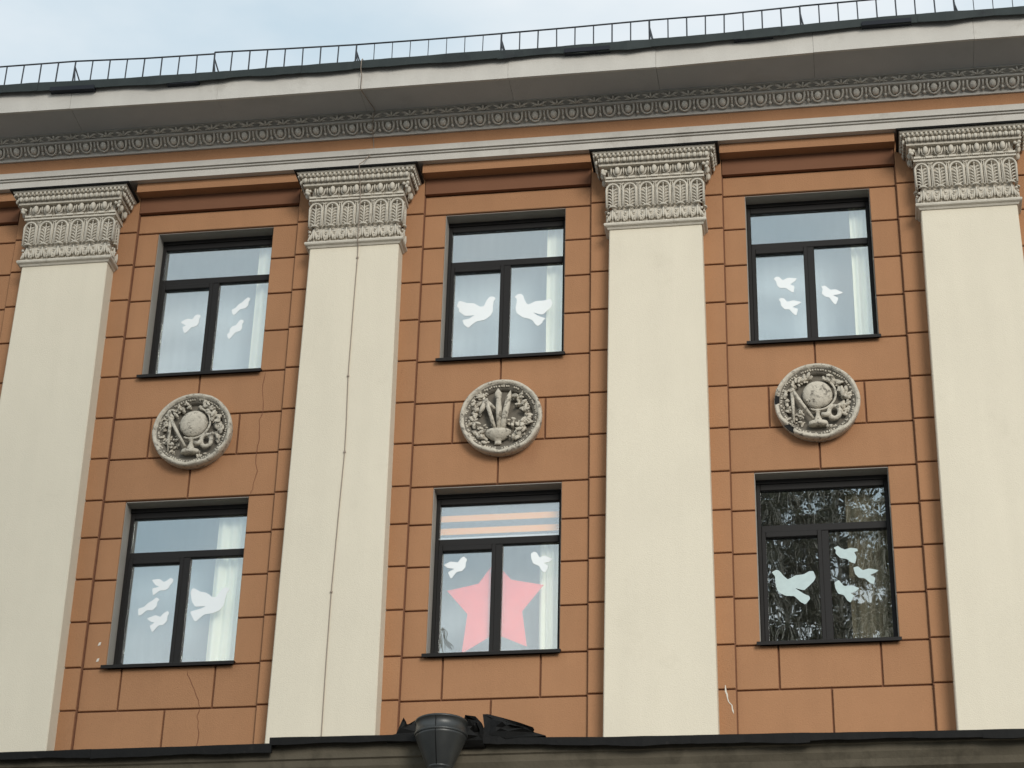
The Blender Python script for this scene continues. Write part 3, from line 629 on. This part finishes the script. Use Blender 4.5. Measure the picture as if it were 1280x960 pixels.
# torn black sheet round the hopper
def crumple(name, outline, y, seed, label, depth=0.06, amp=0.05):
    r = random.Random(seed); mb = MB(); n = len(outline)
    cx = sum(p[0] for p in outline) / n; cz = sum(p[1] for p in outline) / n
    rings = []
    for f in (1.0, 0.72, 0.45, 0.2):
        row = []
        for k, (px, pz) in enumerate(outline):
            row.append((cx + (px - cx) * f + (r.uniform(-.02, .02) if f < 1 else 0), y - (1 - f) * depth + r.uniform(-amp, amp), cz + (pz - cz) * f + (r.uniform(-.02, .02) if f < 1 else 0)))
        rings.append(row)
    vs = [p for row in rings for p in row] + [(cx, y - depth, cz)]
    fs = [(a * n + k, a * n + (k + 1) % n, (a + 1) * n + (k + 1) % n, (a + 1) * n + k) for a in range(3) for k in range(n)] + [(3 * n + k, 3 * n + (k + 1) % n, 4 * n) for k in range(n)]
    nb = len(vs); back = [(a, b + 0.06 + amp, c) for a, b, c in rings[0]]
    vs += back; fs += [(k, nb + k, nb + (k + 1) % n, (k + 1) % n) for k in range(n)] + [tuple(nb + k for k in range(n))]
    o = put(name, mb.add(vs, fs), TIN, None, (cx, y, min(p[1] for p in outline))); tag(o, label, 'roofing sheet'); return o
crumple('torn_sheet', [(4.90, 10.22), (5.0, 10.32), (5.06, 10.47), (5.085, 10.50), (5.12, 10.38), (5.19, 10.44), (5.32, 10.50), (5.38, 10.22)], -0.74, 1, 'small spiked scrap of black sheet behind the rain hopper', 0.05, 0.03)
crumple('torn_sheet', [(5.78, 10.12), (5.76, 10.32), (5.82, 10.47), (5.94, 10.45), (6.00, 10.40), (6.03, 10.28), (6.04, 10.12)], -0.80, 2, 'crumpled black sheet bunched beside the rain hopper', 0.1, 0.06)
crumple('torn_sheet', [(5.98, 10.20), (6.03, 10.35), (6.01, 10.50), (6.07, 10.505), (6.24, 10.455), (6.44, 10.38), (6.60, 10.315), (6.57, 10.285), (6.74, 10.22), (6.3, 10.16)], -0.77, 3, 'wide torn flap of black sheet lying folded on the tin ledge', 0.06, 0.028)

# ---------------------------------------------------------------- window decorations and curtains
DOVES = [
  (1.665, 16.609, [(-0.147,0.017),(-0.103,0.049),(-0.052,0.07),(0.015,0.056),(0.04,0.103),(0.073,0.128),(0.113,0.118),(0.131,0.09),(0.112,0.064),(0.113,0.005),(0.094,-0.043),(0.057,-0.065),(0.01,-0.072),(-0.024,-0.123),(-0.069,-0.159),(-0.093,-0.128),(-0.114,-0.059),(-0.064,-0.032),(-0.096,-0.021)]),
  (2.345, 16.827, [(-0.132,-0.05),(-0.074,-0.02),(-0.043,0.027),(0.006,0.059),(0.046,0.105),(0.086,0.135),(0.122,0.105),(0.097,0.062),(0.097,0.008),(0.058,-0.039),(-0.011,-0.049),(-0.046,-0.091),(-0.09,-0.137),(-0.113,-0.116)]),
  (2.297, 16.477, [(-0.111,-0.081),(-0.075,-0.044),(-0.086,-0.02),(-0.056,0.038),(-0.002,0.053),(0.029,0.101),(0.052,0.136),(0.091,0.131),(0.108,0.1),(0.085,0.068),(0.093,0.009),(0.067,-0.038),(0.008,-0.055),(-0.031,-0.101),(-0.073,-0.16),(-0.097,-0.134)]),
  (5.553, 16.546, [(-0.248,0.077),(-0.231,0.152),(-0.198,0.156),(-0.109,0.118),(-0.022,0.112),(0.067,0.05),(0.116,0.059),(0.151,0.151),(0.194,0.201),(0.243,0.195),(0.271,0.162),(0.245,0.126),(0.236,0.057),(0.238,-0.031),(0.208,-0.097),(0.128,-0.158),(0.031,-0.169),(-0.022,-0.207),(-0.085,-0.267),(-0.142,-0.212),(-0.168,-0.139),(-0.079,-0.125),(-0.005,-0.071),(-0.054,-0.08),(-0.135,-0.078),(-0.192,-0.027),(-0.22,0.0),(-0.218,0.038)]),
  (6.320, 16.515, [(-0.246,0.207),(-0.203,0.242),(-0.16,0.245),(-0.127,0.212),(-0.109,0.148),(-0.081,0.089),(-0.053,0.075),(0.038,0.119),(0.146,0.12),(0.237,0.143),(0.265,0.072),(0.239,-0.001),(0.192,-0.042),(0.149,-0.089),(0.106,-0.092),(0.008,-0.054),(0.074,-0.109),(0.177,-0.156),(0.14,-0.187),(0.13,-0.224),(0.077,-0.268),(0.044,-0.243),(0.0,-0.172),(-0.054,-0.144),(-0.13,-0.12),(-0.208,-0.052),(-0.228,0.018),(-0.217,0.105),(-0.213,0.167)]),
  (9.630, 16.684, [(-0.147,0.075),(-0.119,0.106),(-0.079,0.104),(-0.032,0.048),(0.038,0.081),(0.154,0.063),(0.132,0.027),(0.062,-0.026),(0.117,-0.053),(0.103,-0.149),(0.07,-0.136),(0.004,-0.074),(-0.073,-0.069),(-0.107,-0.028),(-0.117,0.035)]),
  (9.669, 16.349, [(-0.134,0.092),(-0.105,0.114),(-0.065,0.106),(-0.023,0.051),(0.05,0.07),(0.161,0.034),(0.111,0.0),(0.038,-0.033),(0.11,-0.064),(0.085,-0.163),(0.054,-0.142),(-0.003,-0.063),(-0.059,-0.062),(-0.105,-0.004),(-0.111,0.057)]),
  (10.205, 16.486, [(-0.118,0.116),(-0.073,0.127),(-0.042,0.102),(0.0,0.056),(0.064,0.061),(0.165,0.002),(0.092,-0.021),(0.028,-0.026),(0.097,-0.074),(0.057,-0.172),(0.03,-0.149),(-0.022,-0.056),(-0.069,-0.043),(-0.115,0.007),(-0.099,0.077)]),
  (1.677, 12.761, [(-0.152,0.073),(-0.052,0.083),(0.011,0.038),(0.047,0.054),(0.096,0.091),(0.132,0.067),(0.129,0.028),(0.1,-0.005),(0.079,-0.054),(0.029,-0.08),(-0.03,-0.077),(-0.113,-0.146),(-0.134,-0.045),(-0.041,-0.026),(-0.096,-0.002)]),
  (1.532, 12.473, [(-0.142,-0.028),(-0.073,-0.009),(-0.021,0.044),(0.039,0.081),(0.077,0.118),(0.128,0.088),(0.1,0.056),(0.096,-0.005),(0.049,-0.058),(-0.031,-0.055),(-0.088,-0.113),(-0.129,-0.123)]),
  (1.679, 12.282, [(-0.161,0.025),(-0.054,0.067),(0.012,0.04),(0.049,0.088),(0.099,0.117),(0.125,0.085),(0.106,0.047),(0.107,-0.019),(0.06,-0.072),(0.003,-0.075),(-0.071,-0.168),(-0.115,-0.076),(-0.054,-0.034),(-0.108,-0.021)]),
  (2.285, 12.512, [(-0.234,0.121),(-0.22,0.179),(-0.189,0.181),(-0.11,0.133),(-0.035,0.118),(0.021,0.083),(0.05,0.054),(0.108,0.051),(0.144,0.116),(0.191,0.181),(0.244,0.173),(0.273,0.144),(0.24,0.101),(0.226,0.024),(0.214,-0.074),(0.167,-0.133),(0.086,-0.168),(-0.028,-0.18),(-0.124,-0.271),(-0.151,-0.257),(-0.189,-0.19),(-0.213,-0.134),(-0.098,-0.106),(-0.012,-0.071),(-0.154,-0.07),(-0.203,-0.002)]),
  (5.442, 12.851, [(-0.167,0.021),(-0.084,0.065),(0.012,0.049),(0.047,0.103),(0.083,0.128),(0.129,0.084),(0.111,0.037),(0.11,-0.019),(0.068,-0.072),(0.002,-0.08),(-0.067,-0.173),(-0.111,-0.08),(-0.029,-0.036),(-0.11,-0.025)]),
  (6.492, 12.873, [(-0.125,0.105),(-0.089,0.13),(-0.053,0.117),(-0.015,0.047),(0.043,0.07),(0.152,0.021),(0.109,-0.017),(0.037,-0.029),(0.099,-0.071),(0.061,-0.164),(0.017,-0.138),(-0.02,-0.066),(-0.094,-0.031),(-0.117,0.033)]),
  (9.597, 12.426, [(-0.282,0.172),(-0.219,0.203),(-0.18,0.174),(-0.143,0.117),(-0.089,0.065),(-0.003,0.117),(0.099,0.125),(0.168,0.165),(0.218,0.163),(0.242,0.081),(0.218,0.033),(0.16,-0.026),(0.096,-0.084),(-0.014,-0.049),(0.099,-0.133),(0.154,-0.16),(0.163,-0.197),(0.105,-0.268),(0.05,-0.235),(-0.024,-0.153),(-0.125,-0.146),(-0.218,-0.089),(-0.242,0.016),(-0.244,0.115)]),
  (10.221, 12.812, [(-0.151,0.076),(-0.099,0.098),(-0.062,0.065),(-0.018,0.045),(0.051,0.066),(0.128,0.05),(0.138,0.019),(0.092,0.008),(0.117,-0.055),(0.095,-0.147),(0.046,-0.126),(-0.002,-0.08),(-0.079,-0.065),(-0.132,0.0),(-0.125,0.043)]),
  (10.445, 12.521, [(-0.153,0.096),(-0.097,0.108),(-0.044,0.054),(0.035,0.075),(0.145,0.046),(0.11,0.017),(0.041,-0.011),(0.1,-0.051),(0.079,-0.135),(0.041,-0.121),(-0.028,-0.051),(-0.094,-0.042),(-0.136,0.009)]),
  (10.195, 12.314, [(-0.138,0.116),(-0.084,0.147),(-0.027,0.063),(0.062,0.071),(0.155,0.03),(0.114,-0.011),(0.046,-0.032),(0.089,-0.064),(0.04,-0.154),(0.003,-0.122),(-0.033,-0.053),(-0.098,-0.032),(-0.128,0.036)]),
]
DL = ['white paper dove alone on the sash pane of the window above the cracked wall',
      'slim wingless paper dove, upper of two on the fixed pane above the cracked wall',
      'slim paper dove, lower of two on the fixed pane above the cracked wall',
      'large white paper dove with spread wing on the sash pane above the red star window',
      'large white paper dove overlapping the curtain in the window above the red star',
      'white paper dove, upper of two on the sash pane above the dark tree-reflecting window',
      'white paper dove, lower of two on the sash pane above the dark tree-reflecting window',
      'white paper dove alone on the fixed pane above the dark tree-reflecting window',
      'white paper dove, topmost of three on the sash pane below the cracked-wall medallion',
      'slim wingless paper dove, middle of three on the sash pane below the cracked-wall medallion',
      'white paper dove, lowest of three on the sash pane below the cracked-wall medallion',
      'large white paper dove over the wide curtain below the cracked-wall medallion',
      'small white paper dove on the sash pane beside the red star',
      'small white paper dove overlapping the curtain edge beside the red star',
      'large creased paper dove on the sash pane of the dark tree-reflecting window',
      'creased paper dove, topmost of three on the fixed pane of the dark tree-reflecting window',
      'creased paper dove nearest the outer frame on the dark tree-reflecting window, middle of three',
      'creased paper dove, lowest of three on the fixed pane of the dark tree-reflecting window']
def smooth_poly(p):
    q = []
    for a, b in zip(p, p[1:] + p[:1]): q += [(a[0] * .89 + b[0] * .11, a[1] * .89 + b[1] * .11), (a[0] * .11 + b[0] * .89, a[1] * .11 + b[1] * .89)]
    return q
for k, (x, z, poly) in enumerate(DOVES):
    m = MB().prism(smooth_poly(poly), -0.0012, 0.0008)
    o = link('paper_dove', m.mesh('paper_dove', DIMPAPER if k >= 14 else PAPER), None, (x, 0.2690, z)); tag(o, DL[k], 'paper dove', 'paper doves on the windows')
star = [(5.323, 12.54), (5.714, 12.62), (5.913, 12.911), (6.121, 12.657), (6.529, 12.569), (6.268, 12.231), (6.336, 11.762), (5.937, 11.945), (5.534, 11.70), (5.589, 12.22)]
o = link('paper_star', MB().prism([(x - 5.93, z - 12.3) for x, z in star], -0.001, 0.001).mesh('paper_star', RED), None, (5.93, 0.312, 12.3)); tag(o, 'large red five-pointed paper star inside the window', 'star')
rb = link('striped_ribbon', MB().box(-0.752, 0.752, 0, 0.003, -0.24, 0.245).mesh('striped_ribbon', BLACKC), None, (5.964, 0.3115, 13.49)); tag(rb, 'wide orange and black striped ribbon across the top pane above the red star', 'ribbon')
for a, b, mt in ((13.478, 13.565, ORANGEC), (13.30, 13.389, ORANGEC), (13.695, 13.732, PALE), (13.232, 13.262, PALE)):
    put('stripe', MB().box(5.212, 6.716, 0.3095, 0.3112, a, b), mt, rb, (5.964, 0.31, (a + b) / 2))
def curtain(xa, xb, z0, z1, label, mt=CURT, seed=1, fold=0.085):
    r = random.Random(seed); mb = MB(); n = int((xb - xa) / 0.012) + 2; vs = []; ph = r.uniform(0, 6)
    for k in range(n):
        x = xa + (xb - xa) * k / (n - 1)
        y = 0.42 + 0.022 * math.sin(ph + 2 * math.pi * x / fold + 1.4 * math.sin(x * 9 + ph)) + 0.012 * math.sin(x * 23 + ph)
        vs += [(x + 0.01 * math.sin(x * 7), y * 1.0, z0), (x, y, (z0 + z1) / 2), (x, 0.42 + (y - 0.42) * 0.6, z1)]
    nb = len(vs); vs += [(a, b + 0.004, c) for a, b, c in vs]
    fs = []
    for k in range(n - 1):
        for j in range(2):
            a = 3 * k + j; fs.append((a, a + 3, a + 4, a + 1)); fs.append((nb + a, nb + a + 1, nb + a + 4, nb + a + 3))
    mb.add(vs, fs, True)
    o = put('curtain', mb, mt, None, ((xa + xb) / 2, 0.42, z0)); tag(o, label, 'curtain', 'curtains behind the windows'); return o
curtain(2.475, 2.95, 15.3, 18.2, 'narrow pale curtain strip in the window above the cracked wall', seed=1, fold=0.2)
curtain(6.48, 6.95, 15.3, 18.2, 'pale folded curtain in the window above the red star', seed=2, fold=0.13)
curtain(10.50, 10.95, 15.3, 18.2, 'pale folded curtain in the window above the dark tree-reflecting one', seed=3)
curtain(2.285, 2.95, 11.2, 14.1, 'wide pale curtain behind the large dove below the cracked-wall medallion', seed=4, fold=0.12)
curtain(6.455, 6.95, 11.2, 14.1, 'pale folded curtain beside the red star', seed=5)
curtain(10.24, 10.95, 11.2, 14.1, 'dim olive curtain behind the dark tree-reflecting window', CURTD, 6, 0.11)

def net(xc, z0, label, seed):
    r = random.Random(seed); vs = []; n = 110; xa, xb = xc - 1.55, xc + 1.2
    for k in range(n):
        x = xa + (xb - xa) * k / (n - 1); y = 1.15 + 0.004 * math.sin(x * 19 + seed) + 0.0016 * math.sin(x * 51 + 2 * seed)
        vs += [(x, y, z0), (x, y, z0 + 2.9), (x, y + 0.003, z0 + 2.9), (x, y + 0.003, z0)]
    vs = [(a, b, c + 0.35) for a, b, c in vs]
    fs = [f for k in range(n - 1) for f in ((4 * k, 4 * k + 4, 4 * k + 5, 4 * k + 1), (4 * k + 3, 4 * k + 2, 4 * k + 6, 4 * k + 7))]
    tag(put('net_curtain', MB().add(vs, fs, True), NET, None, (xc, 1.15, z0)), label, 'net curtain', 'net curtains behind the windows')
net(1.964, 15.3, 'grey net curtain filling the window above the cracked wall', 1); net(5.964, 15.3, 'grey net curtain filling the window above the red star', 2)
net(9.964, 15.3, 'grey net curtain filling the window above the dark tree-reflecting one', 3); net(1.964, 11.2, 'grey net curtain filling the window below the cracked-wall medallion', 4)
net(5.964, 11.2, 'grey net curtain behind the red star', 5)

# ---------------------------------------------------------------- trees behind the viewer, seen in the glass
def tree(x, y, h, seed, label, spread=2.6, leaves=9000, nlimb=46, leafsize=0.10, z_first=0.3):
    r = random.Random(seed); T = link('birch_tree', None, None, (x, y, 0)); tag(T, label, 'tree')
    lean = (r.uniform(-.4, .4), r.uniform(-.4, .4))
    P = lambda t: Vector((x + lean[0] * t * t + 0.12 * math.sin(t * 9 + seed), y + lean[1] * t * t + 0.1 * math.cos(t * 7), h * t))
    tr = MB().tube([P(k / 22) for k in range(23)], [0.26 * (1 - k / 22) ** 0.8 + 0.012 for k in range(23)], 9); put('trunk', tr, BARK, T, (x, y, 0))
    br = MB(); lf = MB(); tips = []
    for k in range(nlimb):
        t = z_first + (0.985 - z_first) * (k + r.random()) / nlimb; o = P(t); a = k * 2.4 + r.uniform(-.5, .5)
        L = spread * (1.08 - t) ** 0.55 * r.uniform(0.6, 1.1) + 0.25
        up = r.uniform(0.5, 1.1); d = Vector((math.cos(a), math.sin(a), 0)); pts = []
        for q in range(7):
            f = q / 6; pts.append(o + d * L * f + Vector((r.uniform(-.05, .05) * L * f, r.uniform(-.05, .05) * L * f, L * (up * f - 0.75 * f * f))))
        br.tube(pts, [0.055 * (1.1 - t) * (1 - q / 6.6) + 0.007 for q in range(7)], 5)
        for s in range(int(14 + 10 * L)):
            f = r.uniform(0.15, 1.0); i = min(int(f * 6), 5); b0 = pts[i].lerp(pts[i + 1], f * 6 - i)
            aa = a + r.uniform(-1.5, 1.5); l2 = r.uniform(0.6, 1.5) * (0.55 + 0.35 * L); d2 = Vector((math.cos(aa), math.sin(aa), 0)); p2 = []
            for q in range(5):
                g_ = q / 4; p2.append(b0 + d2 * l2 * 0.38 * g_ + Vector((r.uniform(-.04, .04), r.uniform(-.04, .04), l2 * (0.35 * g_ - 1.0 * g_ * g_))))
            br.tube(p2, [0.018, 0.015, 0.013, 0.011, 0.008], 3, False, False)
            tips.append(p2)
    vs = []; fs = []
    for k in range(leaves):
        p2 = r.choice(tips); i = r.randrange(4); c = p2[i].lerp(p2[i + 1], r.random()) + Vector((r.gauss(0, .07), r.gauss(0, .07), r.gauss(-0.03, .07)))
        s = leafsize * r.uniform(0.6, 1.3); u = Vector((r.gauss(0, 1), r.gauss(0, 1), r.gauss(0, 1))).normalized(); v = u.orthogonal().normalized(); n_ = len(vs)
        vs += [c - u * s, c + v * s * 0.55, c + u * s, c - v * s * 0.55]; fs.append((n_, n_ + 1, n_ + 2, n_ + 3))
    put('branches', br, BARK, T, (x, y, h * z_first))
    if fs: put('crown', lf.add(vs, fs), LEAF, T, (x, y, h * z_first))
    return T
tree(8.9, -28.5, 28.8, 1, 'tall drooping birch mirrored in the dark window, pale trunk', 3.0, 19000, 66, 0.062, 0.62)
tree(11.6, -27.6, 28.6, 2, 'tall leafy birch mirrored in the dark window beside the curtain', 2.9, 18000, 64, 0.062, 0.62)
tree(10.4, -32.0, 30.5, 4, 'taller birch mirrored in the dark window between two nearer ones', 3.0, 17000, 60, 0.066, 0.62)
tree(-0.7, -29.0, 25.5, 3, 'bare young tree mirrored faintly beside the red star', 1.1, 0, 34, 0.1, 0.75)
